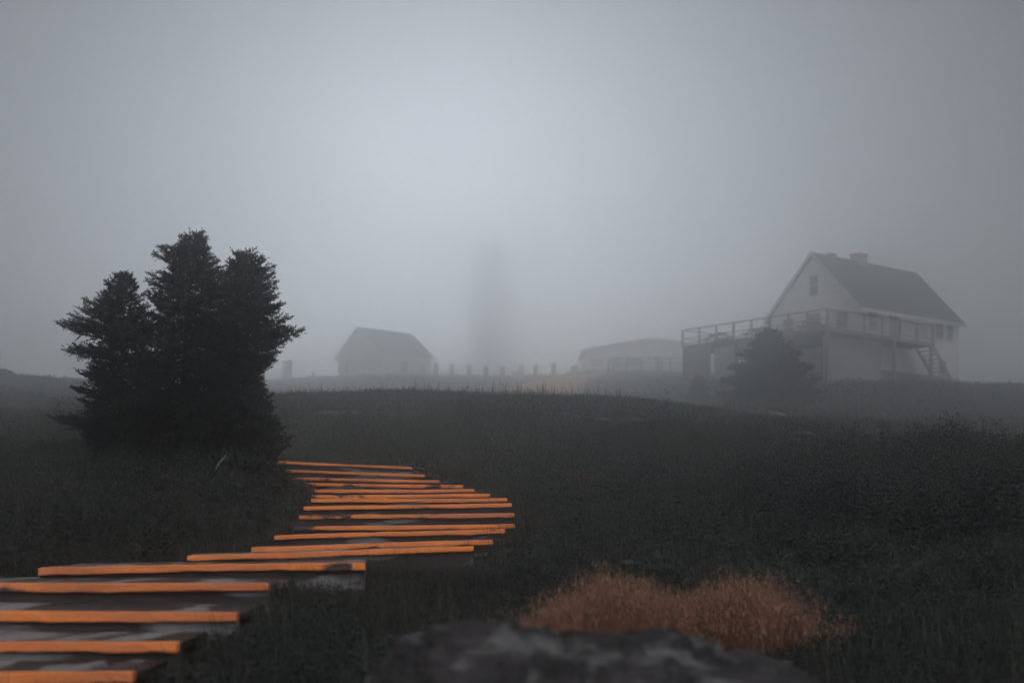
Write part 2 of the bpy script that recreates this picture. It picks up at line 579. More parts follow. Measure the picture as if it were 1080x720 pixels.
# rounded low shrubs standing out of the mat
for n0, y0, y1, be in ((150, 7, 15, (-0.46, 0.46)), (200, 15, 22, (-0.46, 0.46)), (60, 8.5, 15, (0.05, 0.46)), (70, 6.5, 12, (-0.46, -0.12))):
    x, y = scatter(n0, y0, y1, bearing=be)
    k = ~on_steps(x, y, 0.35)
    x, y = x[k], y[k]
    for X, Y in zip(x, y):
        r0 = random.uniform(0.10, 0.40) * (0.7 + Y / 30)
        hh = r0 * random.uniform(0.5, 1.05)
        m = int((420 + 420 * random.random()) * (1 + 3 * r0))
        q = unit(rng.normal(0, 1, (m, 3))) * (rng.uniform(0.35, 1, (m, 1)) ** 0.5)
        q[:, 2] = np.abs(q[:, 2])
        q = q * np.array([r0, r0, hh]) * (1 + 0.22 * np.sin(q[:, :1] * 7 + X * 9) + 0.15 * np.sin(q[:, 1:2] * 9 + Y * 5))
        q = q + np.array([X, Y, hz(X, Y) - 0.02])
        tone = float(random.choice((0.0, 0.0, 0.2, 0.45, 0.75)))
        cover.append(leaves(q, 1, np.full(m, .03), np.full(m, .03), np.full(m, 0.010 + 0.0007 * Y), np.full(m, tone)))
V, Fq, T = merge(cover)
tag(mesh_np('heath_ground_cover', V, Fq, [M['heath']], tint=T), 'low dark heath leaves matted over the whole hillside', 'ground cover', kind='stuff')

gr = []
x, y = scatter(64000, 1.8, 14, 0.5, power=1.0)
k = ~on_steps(x, y, 0.0) & ~near_rock(x, y) & (patch(x, y, 0.8, 4.0) + rng.normal(0, .18, len(x)) > 0.42)
x, y = x[k], y[k]
n = len(x)
gr.append(blades(at_ground(x, y, 0.01), rng.uniform(0.06, 0.21, n), 0.0026 + 0.0003 * y, rng.uniform(0.05, 0.5, n), np.clip(rng.normal(0.05, 0.2, n), 0, 1)))
x, y = scatter(38000, 13, 48, 0.46)
k = ~on_steps(x, y, 0.0)
x, y = x[k], y[k]
n = len(x)
gr.append(blades(at_ground(x, y, 0.01), rng.uniform(0.06, 0.20, n) * (0.6 + 0.7 * patch(x, y, 3.0)), 0.006 + 0.0005 * y, rng.uniform(0.05, 0.5, n), np.clip(rng.normal(0.18, 0.22, n), 0, 1)))
# bleached stems and seed heads, thinly strewn
x, y = scatter(1500, 3.5, 24, 0.46)
k = ~on_steps(x, y, 0.05) & ~near_rock(x, y)
x, y = x[k], y[k]
n = len(x)
gr.append(blades(at_ground(x, y), rng.uniform(0.05, 0.22, n), 0.003 + 0.0006 * y, rng.uniform(0.1, 1.0, n), rng.uniform(0.5, 1.0, n)))
# tall stems along the crest of the slope
x, y = scatter(5000, 25, 36, bearing=(-0.30, 0.10))
k = patch(x, y, 1.6, 3.0) + rng.normal(0, .12, len(x)) > 0.52
x, y = x[k], y[k]
n = len(x)
gr.append(blades(at_ground(x, y), rng.uniform(0.05, 0.5, n) * rng.uniform(0.4, 1.0, n), np.full(n, 0.016), rng.uniform(0.05, 0.9, n), np.clip(rng.normal(0.2, 0.2, n), 0, 1)))
x, y = scatter(20000, 44, 190, 0.46)
k = off_path(x, y)
x, y = x[k], y[k]
n = len(x)
gr.append(blades(at_ground(x, y, 0.02), rng.uniform(0.2, 0.5, n), 0.02 + 0.0006 * y, rng.uniform(0.05, 0.4, n), np.clip(rng.normal(0.2, 0.2, n), 0, 1)))
V, Fq, T = merge(gr)
tag(mesh_np('grass', V, Fq, [M['blade']], tint=T), 'sparse dull green grass growing through the heath', 'grass', kind='stuff')

# upright leafy weeds: a dark band behind the dry grass and along the near rise on the right
wd = []
for n0, y0, y1, be, h0, h1, thr in ((900, 8.5, 14, (0.03, 0.40), 0.12, 0.36, 0.52), (500, 14, 21, (-0.05, 0.40), 0.15, 0.42, 0.55), (620, 13.2, 16.4, (0.19, 0.46), 0.14, 0.46, 0.45),
                                   (420, 10.5, 14.5, (-0.46, -0.16), 0.10, 0.26, 0.40), (600, 8, 13, (0.2, 0.46), 0.10, 0.24, 0.45),
                                   (380, 5.8, 8.5, (-0.46, -0.22), 0.08, 0.20, 0.42)):
    x, y = scatter(n0, y0, y1, bearing=be)
    k = ~on_steps(x, y, 0.08) & (patch(x, y, 0.9, 6.0) + rng.normal(0, .1, n0) > thr)
    x, y = x[k], y[k]
    for X, Y in zip(x, y):
        h = random.uniform(h0, h1)
        m = int(16 + h * 90)
        zz = np.linspace(0.02, h, m) + rng.normal(0, .01, m)
        lean = rng.normal(0, 0.12, 2)
        g = hz(X, Y)
        c = np.c_[X + lean[0] * zz, Y + lean[1] * zz, g + zz]
        th = np.arange(m) * 2.4 + random.random() * 6
        d = unit(np.c_[np.cos(th), np.sin(th), rng.normal(0.35, 0.3, m)])
        s = unit(np.cross(d, np.array([0, 0, 1.0]) + rng.normal(0, .3, (m, 3))))
        ln = ((0.055 - 0.035 * zz / h) * rng.uniform(0.7, 1.3, m))[:, None]
        Vv = np.stack([c, c + d * ln * .5 + s * ln * .2, c + d * ln, c + d * ln * .5 - s * ln * .2], 1).reshape(-1, 3)
        t = np.full(m * 4, float(np.clip(rng.normal(0.2, 0.22), 0, 1)))
        wd.append((Vv, np.arange(m * 4).reshape(-1, 4), t))
V, Fq, T = merge(wd)
tag(mesh_np('weed_undergrowth', V, Fq, [M['weed']], tint=T), 'dark upright weeds with small leaves on the near rise', 'weeds', kind='stuff')


# clumps of dry russet grass
def dry_clump(x0, x1, ybase, ytop, Y, n, label, group='dry russet grass clumps', lean=0.45, mat='dry', wid=0.0032):
    a, b = P(x0, ybase, Y), P(x1, ybase, Y)
    c = (a + b) / 2
    g = hz(c.x, c.y)
    w = (b.x - a.x) / 2
    h = ((HY - ytop) / F * Y - g) * 1.06
    nt_ = max(7, int(w * 46))
    cu, ct = np.sqrt(rng.uniform(0, 1, nt_)), rng.uniform(0, 2 * np.pi, nt_)
    tx, ty = cu * np.cos(ct) * w * 0.80, cu * np.sin(ct) * w * 0.5
    th_ = rng.uniform(0.78, 1.06, nt_) * (1 - 0.58 * np.abs(tx / w) ** 2.8)
    tdx, tdy = rng.normal(0, .10, nt_) + 0.05 * tx / w, rng.normal(0, .12, nt_)
    tt_ = np.clip(rng.normal(0.22, 0.24, nt_), 0, 0.8)
    k = rng.integers(0, nt_, n)
    rr_ = rng.normal(0, 0.026 + 0.02 * w, (n, 2))
    bx, by = tx[k] + rr_[:, 0], ty[k] + rr_[:, 1]
    base = np.c_[bx, by, H(c.x + bx, c.y + by) - g - 0.01]
    ln = h * th_[k] * rng.uniform(0.45, 1.08, n)
    V, Fq, T = blades(base, ln, wid * rng.uniform(0.5, 1.2, n), rng.uniform(0.05, lean * 2.4, n) ** 1.2, np.clip(tt_[k] + rng.normal(0, 0.2, n), 0, 1), seg=4, curl=1.0)
    # every tuft leans its own way
    Vt = V.reshape(n, -1, 3)
    up_ = (Vt[:, :, 2] - base[:, None, 2])
    Vt[:, :, 0] += up_ * (tdx[k] + rr_[:, 0] * 1.5)[:, None]
    Vt[:, :, 1] += up_ * (tdy[k] + rr_[:, 1] * 1.5)[:, None]
    V = Vt.reshape(-1, 3)
    # fluffy seed heads: short hairs near the tips
    tips = V.reshape(n, -1, 3)[:, -1]
    m = n * 2
    q = np.repeat(tips, 2, 0) + rng.normal(0, 0.011, (m, 3)) - np.c_[np.zeros(m), np.zeros(m), rng.uniform(0, 0.07, m)]
    s = blades(q, rng.uniform(0.012, 0.035, m), np.full(m, wid * 0.9), rng.uniform(0.2, 1.2, m), np.clip(rng.normal(0.08, 0.2, m), 0, 1), seg=1)
    V, Fq, T = merge([(V, Fq, T), s])
    o = mesh_np('dry_grass_clump', V, Fq, [M[mat]], tint=T)
    o.location = (c.x, c.y, g)
    return tag(o, label, 'grass clump', group)


dry_clump(562, 738, 694, 604, 6.0, 11000, 'bright russet clump of dry grass just behind the foreground rock', wid=0.0034)
dry_clump(694, 880, 702, 603, 6.15, 10500, 'wide brown clump of dry grass right of the brighter russet clump', wid=0.0034)
dry_clump(524, 600, 686, 642, 5.7, 2600, 'low small tuft of dry grass at the left foot of the russet clump', lean=0.6)
dry_clump(876, 908, 702, 655, 6.25, 520, 'thin sparse tuft of dry stalks right of the wide brown grass clump', lean=0.3)
dry_clump(590, 655, 522, 492, 13.5, 1400, 'dull reddish grass patch on the slope beyond the russet clumps', lean=0.5, wid=0.006, mat='dull')
dry_clump(535, 592, 566, 540, 9.6, 800, 'faded brown grass beside the right ends of the wooden steps', lean=0.5, wid=0.004, mat='dull')


# ------------------------------------------------------------------ spruces
def interp(tab, q):
    """tab rows (py, left, right) -> left, right at py q"""
    ys = [r[0] for r in tab]
    return np.interp(q, ys, [r[1] for r in tab]), np.interp(q, ys, [r[2] for r in tab])


def spruce(label, xt, Y, ytop, ybase, tab, seed, nb=120, spacing=0.023, needle=0.017, nw=0.0052, per=14, trunk_r=0.035,
           group=None, second=None, leader=0.07, gap=None, xb=None, fill=0.95):
    rs = np.random.default_rng(seed)
    s = Y / F
    xb = xt if xb is None else xb
    root = P(xb, ybase, Y)
    g = hz(root.x, root.y)
    root.z = g
    o = empty('spruce_tree', root)
    tag(o, label, 'tree', group)
    top = P(xt, ytop, Y) - root
    Ht = top.z
    tp = [(top.x * t + 0.01 * math.sin(t * 9 + seed), 0.01 * math.cos(t * 7), Ht * t - (0.1 if t == 0 else 0)) for t in np.linspace(0, 1, 9)]
    tr = MB().tube(tp, [trunk_r * (1 - t * 0.93) for t in np.linspace(0, 1, 9)], 8)
    tr.build('trunk', M['bark'], o, smooth=True)
    Vn, Fn, Tn, Wn = [], [], [], MB()
    cnt = 0

    def needles(p0, p1, dens):
        """needle quads along the segments p0->p1 (arrays)"""
        nonlocal cnt
        m = len(p0)
        idx = np.repeat(np.arange(m), dens)
        t = rs.uniform(0, 1.06, len(idx))[:, None]
        d = unit(p1 - p0)[idx]
        c = p0[idx] * (1 - t) + p1[idx] * t
        r = rs.normal(0, 1, (len(idx), 3))
        r = unit(r - d * (r * d).sum(-1, keepdims=True))
        nd = unit(d * 0.75 + r * rs.uniform(0.4, 1.0, (len(idx), 1)))
        sd = unit(np.cross(nd, rs.normal(0, 1, (len(idx), 3)))) * nw
        ln = needle * rs.uniform(0.7, 1.2, (len(idx), 1))
        v = np.stack([c - sd * .5, c + sd * .5, c + nd * ln + sd * .2, c + nd * ln - sd * .2], 1).reshape(-1, 3)
        Vn.append(v)
        Fn.append(np.arange(len(v)).reshape(-1, 4) + cnt)
        Tn.append(np.repeat(np.clip(rs.normal(0.2, 0.25), 0, 1), len(v)))
        cnt += len(v)

    def bough(st_, az, L, elev, droop):
        k = 9
        pts = []
        for i in range(k):
            t = i / (k - 1)
            r = L * t
            z = L * (math.tan(elev) * t - droop * t * (1 - t) * 1.2 + 0.10 * t ** 3)
            w = az + 0.12 * math.sin(3 * t + seed + az * 5)
            pts.append(st_ + np.array([r * math.cos(w), r * math.sin(w), z]))
        pts = np.array(pts)
        Wn.tube([tuple(p) for p in pts[::2]], [max(0.0015, 0.010 * L ** .5 * (1 - t)) for t in np.linspace(0, 1, len(pts[::2]))], 5)
        m = max(4, int(L / spacing))
        t = np.linspace(0.12, 0.99, m) + rs.normal(0, .01, m)
        ti = np.clip(t, 0, 0.999) * (k - 1)
        i0 = ti.astype(int)
        fr = (ti - i0)[:, None]
        p = pts[i0] * (1 - fr) + pts[i0 + 1] * fr
        d = unit(pts[i0 + 1] - pts[i0])
        a0, a1 = [p], [p + d * spacing * 1.4]
        for sgn in (-1, 1):
            side = unit(np.cross(d, np.array([0, 0, 1.0]))) * sgn
            up = np.array([0, 0, 1.0]) * rs.normal(0.16, 0.28, (m, 1))
            ln = (np.minimum(0.42 * L * (1 - t) + 0.045, 0.24) * rs.uniform(0.35, 1.35, m))[:, None] * (spacing / 0.023) ** 0.6
            q = p + unit(d * 0.75 + side * 0.75 + up) * ln
            a0.append(p); a1.append(q)
            # forks on the twigs
            inn = t < 0.84
            mid = (p * 0.45 + q * 0.55)[inn]
            for s2 in (-1, 1):
                a0.append(mid)
                a1.append(mid + unit(unit(q - p)[inn] + side[inn] * s2 * 0.6 + rs.normal(0, .25, mid.shape)) * ln[inn] * 0.5)
        needles(np.vstack(a0), np.vstack(a1), per)

    for i in range(nb):
        q = (i + 0.5) / nb
        q = q ** fill                                  # denser towards the top
        py = ybase + (ytop - ybase) * q
        if gap and gap[0] < py < gap[1] and rs.uniform() < gap[2]:
            continue
        lx, rx = interp(tab, py)
        z = (HY - py) * s - g
        t = z / Ht
        cx = top.x * t
        lw = max(0.02, -( (lx - CX) * s - root.x - cx))
        rw = max(0.02, ((rx - CX) * s - root.x - cx))
        az = i * 2.39996 + rs.normal(0, .25)
        ca, sa = math.cos(az), math.sin(az)
        W_ = rw if ca > 0 else lw
        D_ = 0.5 * (lw + rw) * 0.85 + 0.02
        L = 1 / math.sqrt((ca / W_) ** 2 + (sa / D_) ** 2)
        L *= rs.uniform(0.76, 1.02) if rs.uniform() < 0.8 else rs.uniform(0.4, 0.75)
        el = R(np.interp(t, [0, .3, .7, .9, 1], [-6, -2, 4, 13, 40])) + rs.normal(0, .07)
        # start lower when the branch climbs so its tip lies at this height
        bough(np.array([cx, 0, z - math.tan(el) * L * 0.6]), az, L, el, np.interp(t, [0, .5, 1], [.25, .16, 0.02]))
    # the longest boughs on either side
    for ri in range(1, len(tab) - 1):
        for sgn, c_ in ((-1, 1), (1, 2)):
            e0, e1, e2 = (tab[ri + q_][c_] * sgn for q_ in (-1, 0, 1))
            if e1 < max(e0, e2) - 1:
                continue
            py = tab[ri][0]
            z = (HY - py) * s - g
            cx = top.x * z / Ht
            W_ = sgn * ((tab[ri][c_] - CX) * s - root.x - cx)
            if W_ < 0.05 * Ht / 2:
                continue
            for q_ in range(3):
                L = W_ * (1.0, 0.86, 0.72)[q_]
                el = R(rs.uniform(-3, 9)) + (R(18) if z / Ht > 0.85 else 0)
                bough(np.array([cx, 0, z - L * (math.tan(el) + .06) + rs.normal(0, .012) * Ht / 2]), (0 if sgn > 0 else math.pi) + rs.normal(0, .22) * (q_ > 0), L, el, .1)
    # the leading shoot
    tt = np.array([top.x, 0, Ht])
    for j in range(5):
        a = j * 1.256
        needles(np.array([tt - [0, 0, leader * 1.2]]), np.array([tt + np.array([math.cos(a) * .03, math.sin(a) * .03, -.01])]), per)
    needles(np.array([tt - [0, 0, leader * 2]]), np.array([tt]), per * 2)
    if second:                                         # a thin second leader beside the first
        sx, sy0, sy1 = second
        p0, p1 = np.array(P(sx, sy0, Y) - root), np.array(P(sx, sy1, Y) - root)
        Wn.tube([tuple(p0 - [0, 0, .25]), tuple(p0), tuple(p1)], [0.008, 0.006, 0.003], 5)
        needles(np.array([p0]), np.array([p1]), per)
        for j in range(10):
            q = 1 - j / 10
            bough(p0 * (1 - q) + p1 * q - [0, 0, .05], j * 2.4, 0.05 + 0.16 * (1 - q), R(25), 0)
    nV, nF = np.vstack(Vn), np.vstack(Fn)
    wV = np.array(Wn.v)
    wF = np.array([f if len(f) == 4 else (list(f[:4])) for f in Wn.f if len(f) in (4, 5)])
    mesh_np('crown', np.vstack([nV, wV]), np.vstack([nF, wF + len(nV)]), [M['needle'], M['bark']], o,
            tint=np.r_[np.concatenate(Tn), np.zeros(len(wV))], midx=np.r_[np.zeros(len(nF)), np.ones(len(wF))])
    return o


G3 = 'dark spruces growing together beside the steps'
spruce('leftmost and shortest of the three dark spruces, with long layered boughs reaching left', 128, 12.2, 291, 492,
       [(291, 126, 133), (302, 112, 146), (314, 101, 150), (327, 86, 160), (334, 100, 165), (344, 62, 170), (356, 90, 170), (362, 105, 170), (371, 70, 172), (381, 100, 175), (393, 84, 175), (402, 92, 175), (412, 78, 180), (430, 71, 185), (443, 54, 190), (452, 72, 190), (462, 80, 185), (492, 100, 170)], 3, nb=190,
       group=G3, gap=(455, 464, 0.7))
spruce('tallest dark spruce, middle one of the three, with two leading shoots', 205, 11.9, 249, 494,
       [(249, 199, 213), (258, 190, 218), (268, 178, 224), (278, 168, 232), (284, 166, 237), (292, 158, 240), (310, 152, 250), (340, 146, 258), (370, 140, 262), (400, 130, 264), (440, 120, 268), (455, 125, 268), (494, 140, 262)], 5, nb=240,
       group=G3, second=(185, 275, 258), trunk_r=0.042, xb=186, gap=(455, 465, 0.8))
spruce('right dark spruce of the three, with a broad crown leaning out over the steps', 259, 11.6, 270, 497,
       [(270, 250, 269), (280, 240, 282), (290, 232, 290), (300, 228, 292), (312, 220, 298), (330, 214, 306), (342, 210, 313), (351, 208, 320), (358, 206, 312), (368, 205, 298), (380, 204, 293), (390, 204, 280), (398, 204, 273), (411, 202, 284), (424, 200, 290), (450, 196, 300), (463, 194, 306), (480, 196, 300), (497, 205, 285)], 8, nb=240,
       group=G3, trunk_r=0.04)
spruce('bushy spruce standing in mist before the white house', 812, 66, 349, 432,
       [(349, 809, 816), (355, 799, 823), (359, 803, 821), (364, 793, 834), (370, 797, 831), (376, 780, 844), (383, 788, 838), (389, 770, 856), (396, 781, 850), (402, 762, 864), (409, 775, 855), (416, 758, 870), (432, 766, 866)], 13, nb=105,
       spacing=0.11, needle=0.09, nw=0.036, per=12, trunk_r=0.12, leader=0.25)
spruce('tiny spruce sapling left of the bushy spruce below the deck', 738, 74, 398, 423,
       [(398, 736, 740), (403, 731, 743), (406, 734, 742), (410, 729, 747), (414, 733, 744), (418, 726, 749), (423, 729, 747)], 17, nb=70, spacing=0.06, needle=0.06, nw=0.035, per=12, trunk_r=0.05)

# a bleached broken branch leaning at the foot of the spruces
p0, p1 = P(222, 498, 11.0), P(239, 479, 10.95)
q = empty('dead_branch', p0)
tag(q, 'pale dead stick leaning at the foot of the tallest spruces', 'branch')
MB().tube([Vector((0, 0, -.05)), (p1 - p0) * .5 + Vector((.004, 0, 0)), p1 - p0], [.009, .008, .005], 7).build('stem', M['deadwood'], q, smooth=True)
MB().tube([(p1 - p0) * .6, (p1 - p0) * .6 + Vector((.035, .01, .02))], [.005, .002], 5).build('side_twig', M['deadwood'], q, smooth=True)


# ------------------------------------------------------------------ rocks
def vnoise(p, s, seed):
    p = p * s
    v = 0
    r_ = np.random.default_rng(seed)
    for k in range(7):
        d = unit(r_.normal(0, 1, 3)[None])[0] * (1 + k * 0.55)
        v = v + np.sin(p @ d + r_.uniform(0, 6)) / (1 + k * 0.45)
    return v


def rock(label, c, rx, ry, rz, seed, mat, res=28, rough=0.18, group='pale rocks lying in the heath', sink=0.3):
    bmh = bmesh.new()
    bmesh.ops.create_icosphere(bmh, subdivisions=4 if res > 20 else 3, radius=1)
    V = np.array([v.co for v in bmh.verts])
    k = 1 + rough * (0.5 * vnoise(V, 1.6, seed) + 0.3 * np.abs(vnoise(V, 3.6, seed + 1)) + 0.12 * vnoise(V, 9, seed + 2))
    V = V * k[:, None] * np.array([rx, ry, rz])
    for v, q in zip(bmh.verts, V):
        v.co = q
    me = bpy.data.meshes.new('rock')
    bmh.to_mesh(me)
    bmh.free()
    me.materials.append(mat)
    me.shade_smooth()
    o = link(bpy.data.objects.new('rock', me))
    g = hz(c[0], c[1])
    o.location = (c[0], c[1], g + rz * (0.5 - sink))
    o.rotation_euler = (0, 0, seed * 0.7 % 0.6 - 0.3)
    return tag(o, label, 'rock', group)


def hit(x, y, y0):
    Ys = np.linspace(y0, y0 * 4, 600)
    d = (HY - y) / F * Ys - H((x - CX) / F * Ys, Ys)
    k = np.argmax(d < 0)
    return P(x, y, Ys[k])


# foreground boulder: a ridge with a rounded section, folded and cracked
prof = [(335, 760), (365, 722), (395, 694), (425, 673), (465, 659), (505, 655), (535, 657), (560, 669), (590, 679), (640, 682), (700, 679), (735, 688), (765, 694), (800, 696), (830, 704), (860, 722), (890, 760)]
nu, nv_ = 150, 56
Vr, Fr = [], []
for i in range(nu):
    pxx = 335 + (890 - 335) * i / (nu - 1)
    pyy = 4 + np.interp(pxx, [a_[0] for a_ in prof], [a_[1] for a_ in prof])
    zt = (HY - pyy) / F * 3.1
    for j in range(nv_):
        t = math.pi * j / (nv_ - 1)
        e_ = math.sin(math.pi * i / (nu - 1)) ** 0.4
        yy = 3.12 - math.cos(t) * 0.36 * (0.45 + 0.55 * e_)
        zb = -0.86
        zz = zb + (zt - zb) * math.sin(t) ** 0.55
        Vr.append(((pxx - CX) / F * 3.1, yy, zz))
Vr = np.array(Vr)
dsp = 0.014 * vnoise(Vr * np.array([1, 1, 1.6]), 9, 3) + 0.007 * np.abs(vnoise(Vr * np.array([1.6, 1, 3.0]), 38, 5)) + 0.0025 * vnoise(Vr, 110, 9)
cen = np.array([0.13, 3.12, -0.8])
Vr = Vr + unit(Vr - cen) * dsp[:, None]
Fr = [(i * nv_ + j, i * nv_ + j + 1, (i + 1) * nv_ + j + 1, (i + 1) * nv_ + j) for i in range(nu - 1) for j in range(nv_ - 1)]
c0 = np.array([0.13, 3.12, -0.75])
fr = mesh_np('rock', Vr - c0, np.array(Fr)[:, ::-1], [M['rock']], smooth=True)
fr.location = tuple(c0)
tag(fr, 'large dark weathered boulder in the foreground before the dry grass', 'rock')

for (x_, y_, Y_, rx, ry, rz, sd, lb) in (
        (345, 441, 26, .26, .2, .10, 4, 'flat grey rock on the slope right of the spruces'),
        (368, 440, 26.3, .42, .3, .09, 6, 'long low grey slab on the slope below the small white house'),
        (606, 443, 24.5, .13, .1, .07, 9, 'small pale rock alone on the slope below the earth path'),
        (634, 446, 24, .24, .15, .06, 10, 'thin flat pale rock between the lone small one and the big ledge'),
        (664, 449, 24, .42, .22, .10, 12, 'longest pale rock ledge on the mid slope below the rail fence'),
        (674, 459, 22, .34, .2, .07, 14, 'low grey ledge just in front of the longest pale ledge'),
        (611, 469, 19.5, .07, .06, .045, 15, 'fist sized pale stone on the slope above the reddish grass'),
        (629, 469, 19.5, .06, .05, .04, 16, 'smallest pale stone beside the fist sized one'),
        (820, 444, 45, .36, .3, .22, 18, 'rounded grey boulder on the slope below the bushy spruce'),
        (842, 460, 32, .38, .2, .08, 19, 'flat stone ledge right of the slope centre below the rounded boulder'),
        (661, 595, 7.4, .035, .03, .022, 21, 'tiny white stone in the heath behind the russet grass'),
        (993, 505, 13.0, .05, .04, .045, 23, 'little pale stone among weeds on the right rise'),
        ):
    p = hit(x_, y_, Y_ * 0.5)
    k = p.y / Y_ * 0.9
    rock(lb, (p.x, p.y), rx * k, ry * k, rz * k, sd, M['pale_rock'], res=12, sink=0.1)


# ------------------------------------------------------------------ buildings
def window(parent, plane, u0, u1, z0, z1, d=0.05, bars=1):
    """sash window proud of a wall: plane 'x' lies in the x = 0 wall (u is y), 'y' in the y = 0 wall (u is x)"""
    def bx(m, a0, a1, b0, b1, e0, e1):
        if plane == 'x':
            m.box(-e1, -e0, a0, a1, b0, b1)
        else:
            m.box(a0, a1, -e1, -e0, b0, b1)
    fw = 0.09
    f = MB()
    bx(f, u0 - fw, u0, z0 - fw, z1 + fw, -0.01, d)
    bx(f, u1, u1 + fw, z0 - fw, z1 + fw, -0.01, d)
    bx(f, u0, u1, z1, z1 + fw, -0.01, d)
    bx(f, u0, u1, z0 - fw, z0, -0.01, d)
    for k in range(bars):
        zm = z0 + (z1 - z0) * (k + 1) / (bars + 1)
        bx(f, u0, u1, zm - 0.03, zm + 0.03, 0.012, d - 0.01)
    w = f.build('window', M['trim'], parent)
    g = MB()
    bx(g, u0, u1, z0, z1, -0.005, 0.010)
    g.build('pane', M['glass'], w)
    s_ = MB()
    bx(s_, u0 - fw - 0.05, u1 + fw + 0.05, z0 - fw - 0.06, z0 - fw, -0.01, d + 0.06)
    s_.build('sill', M['trim'], w)
    return w


def gabled(root, L, w, zb, ze, za, over=0.35, th=0.16, roofm='roof', wallm='white'):
    """walls as a gabled prism along local x, with a roof of two slabs and barge boards; z is local"""
    MB().prism([(0, zb), (w, zb), (w, ze), (w / 2, za), (0, ze)], 0, L).build('wall', M[wallm], root)
    sl = (za - ze) / (w / 2)
    eo = 0.42
    r = MB()
    up = 0.012
    r.prism([(-eo, ze - sl * eo + up), (w / 2, za + up), (w / 2, za + up + th), (-eo, ze - sl * eo + up + th)], -over, L + over)
    r.prism([(w / 2 + 0.002, za + up), (w + eo, ze - sl * eo + up), (w + eo, ze - sl * eo + up + th), (w / 2 + 0.002, za + up + th)], -over, L + over)
    rf = r.build('roof', M[roofm], root)
    lo, hi = -0.10, up + th + .02
    for x0, x1 in ((-over - 0.05, -over - 0.003), (L + over + 0.003, L + over + 0.05)):
        MB().prism([(-eo, ze - sl * eo + lo), (w / 2, za + lo), (w + eo, ze - sl * eo + lo), (w + eo, ze - sl * eo + hi), (w / 2, za + hi), (-eo, ze - sl * eo + hi)], x0, x1).build('barge_board', M['trim'], rf)
    for y0, y1 in ((-eo - 0.04, -eo - 0.003), (w + eo + 0.003, w + eo + 0.04)):
        MB().box(-over, L + over, y0, y1, ze - sl * eo - 0.08, ze - sl * eo + th).build('eave_board', M['trim'], rf)
    return rf


# -- the white house with its raised deck
hc = P(906, 400, 95)
house = empty('white_house', (hc.x, hc.y, 9.6), R(40))
tag(house, 'tall white house with steep dark gable roof and raised deck in the mist', 'house')
Z = -9.6
w, L = 7.46, 11.7
ZE, ZA = 15.15 + Z, 19.0 + Z
rf = gabled(house, L, w, -0.8, ZE, ZA)
ch = MB().box(4.6, 5.5, w / 2 - 0.4, w / 2 + 0.4, ZA - 0.6, ZA + 0.56).box(4.53, 5.57, w / 2 - 0.47, w / 2 + 0.47, ZA + 0.563, ZA + 0.68)
ch.build('chimney', M['chimney'], rf)
MB().box(1.6, 2.3, w / 2 - 0.2, w / 2 + 0.2, ZA - 0.2, ZA + 0.33).build('ridge_vent', M['roof'], rf)
zf = 12.9 + Z                                             # deck floor height
window(house, 'x', w / 2 - 0.36, w / 2 + 0.36, ZE + 1.1, ZE + 2.4)
for u0, u1 in ((0.9, 1.8), (5.5, 6.4)):
    window(house, 'x', u0, u1, zf + 0.8, zf + 1.9)
for u0, u1, z0, z1 in ((1.0, 2.0, zf + .8, zf + 1.85), (8.9, 9.8, zf + 0.75, zf + 1.85), (10.3, 11.0, zf + 0.75, zf + 1.85), (9.3, 10.1, 1.6, 2.5)):
    window(house, 'y', u0, u1, z0, z1)
dr = MB().box(3.4, 4.3, -0.05, 0.0, zf + 0.02, zf + 2.05).build('door', M['deck'], house)
MB().box(4.14, 4.2, -0.11, -0.053, zf + 1.0, zf + 1.06).build('handle', M['stone'], dr)
dr = MB().box(-0.05, 0.0, 3.2, 4.2, zf + 0.02, zf + 2.05).build('door', M['deck'], house)
MB().box(-0.11, -0.053, 3.3, 3.36, zf + 1.0, zf + 1.06).build('handle', M['stone'], dr)
for yy in (-0.03, w + 0.003):
    MB().box(-0.03, 0.12, yy, yy + 0.027, 1.36, ZE - 0.3).build('corner_board', M['trim'], house)
MB().box(L - 0.12, L + 0.03, -0.03, -0.003, 1.36, ZE - 0.3).build('corner_board', M['trim'], house)
MB().box(-0.06, L + 0.06, -0.06, w + 0.06, -0.9, 1.35).build('plinth', M['plinth'], house)

a_, b_ = 6.0, 2.0                                          # deck: depth before the gable, width along the long wall
y_end, x_end = 10.4, 5.6
dk = MB()
dk.box(-a_, -0.06, -b_, y_end, zf - 0.28, zf - 0.03)       # frame and boards under foot
dk.box(-0.058, x_end, -b_, -0.06, zf - 0.28, zf - 0.03)
for k in range(40):
    y0 = -b_ + (y_end + b_) * k / 40
    dk.box(-a_ - 0.04, -0.06, y0, y0 + (y_end + b_) / 40 - 0.012, zf - 0.027, zf)
deck = dk.build('deck', M['deck'], house)
zr = zf + 1.07


def rail_run(p0, p1, n):
    for i in range(n + 1):
        q = Vector(p0).lerp(Vector(p1), i / n)
        MB().box(q.x - .06, q.x + .06, q.y - .06, q.y + .06, zf - 0.2, zr - 0.003).build('railing_post', M['deck'], deck)
    r = MB()
    for h, t in ((zr + 0.03, 0.07), (zf + 0.12, 0.06)):
        r.bar((*p0, h), (*p1, h), 0.12 if t == .07 else 0.05, t)
    m = int((Vector(p1) - Vector(p0)).length / 0.16)
    for i in range(1, m):
        q = Vector(p0).lerp(Vector(p1), i / m)
        r.bar((q.x, q.y, zf + 0.155), (q.x, q.y, zr - 0.01), 0.03, 0.03)
    return r


rr = rail_run((-a_, -b_), (x_end, -b_), 6)
rr.build('railing', M['deck'], deck)
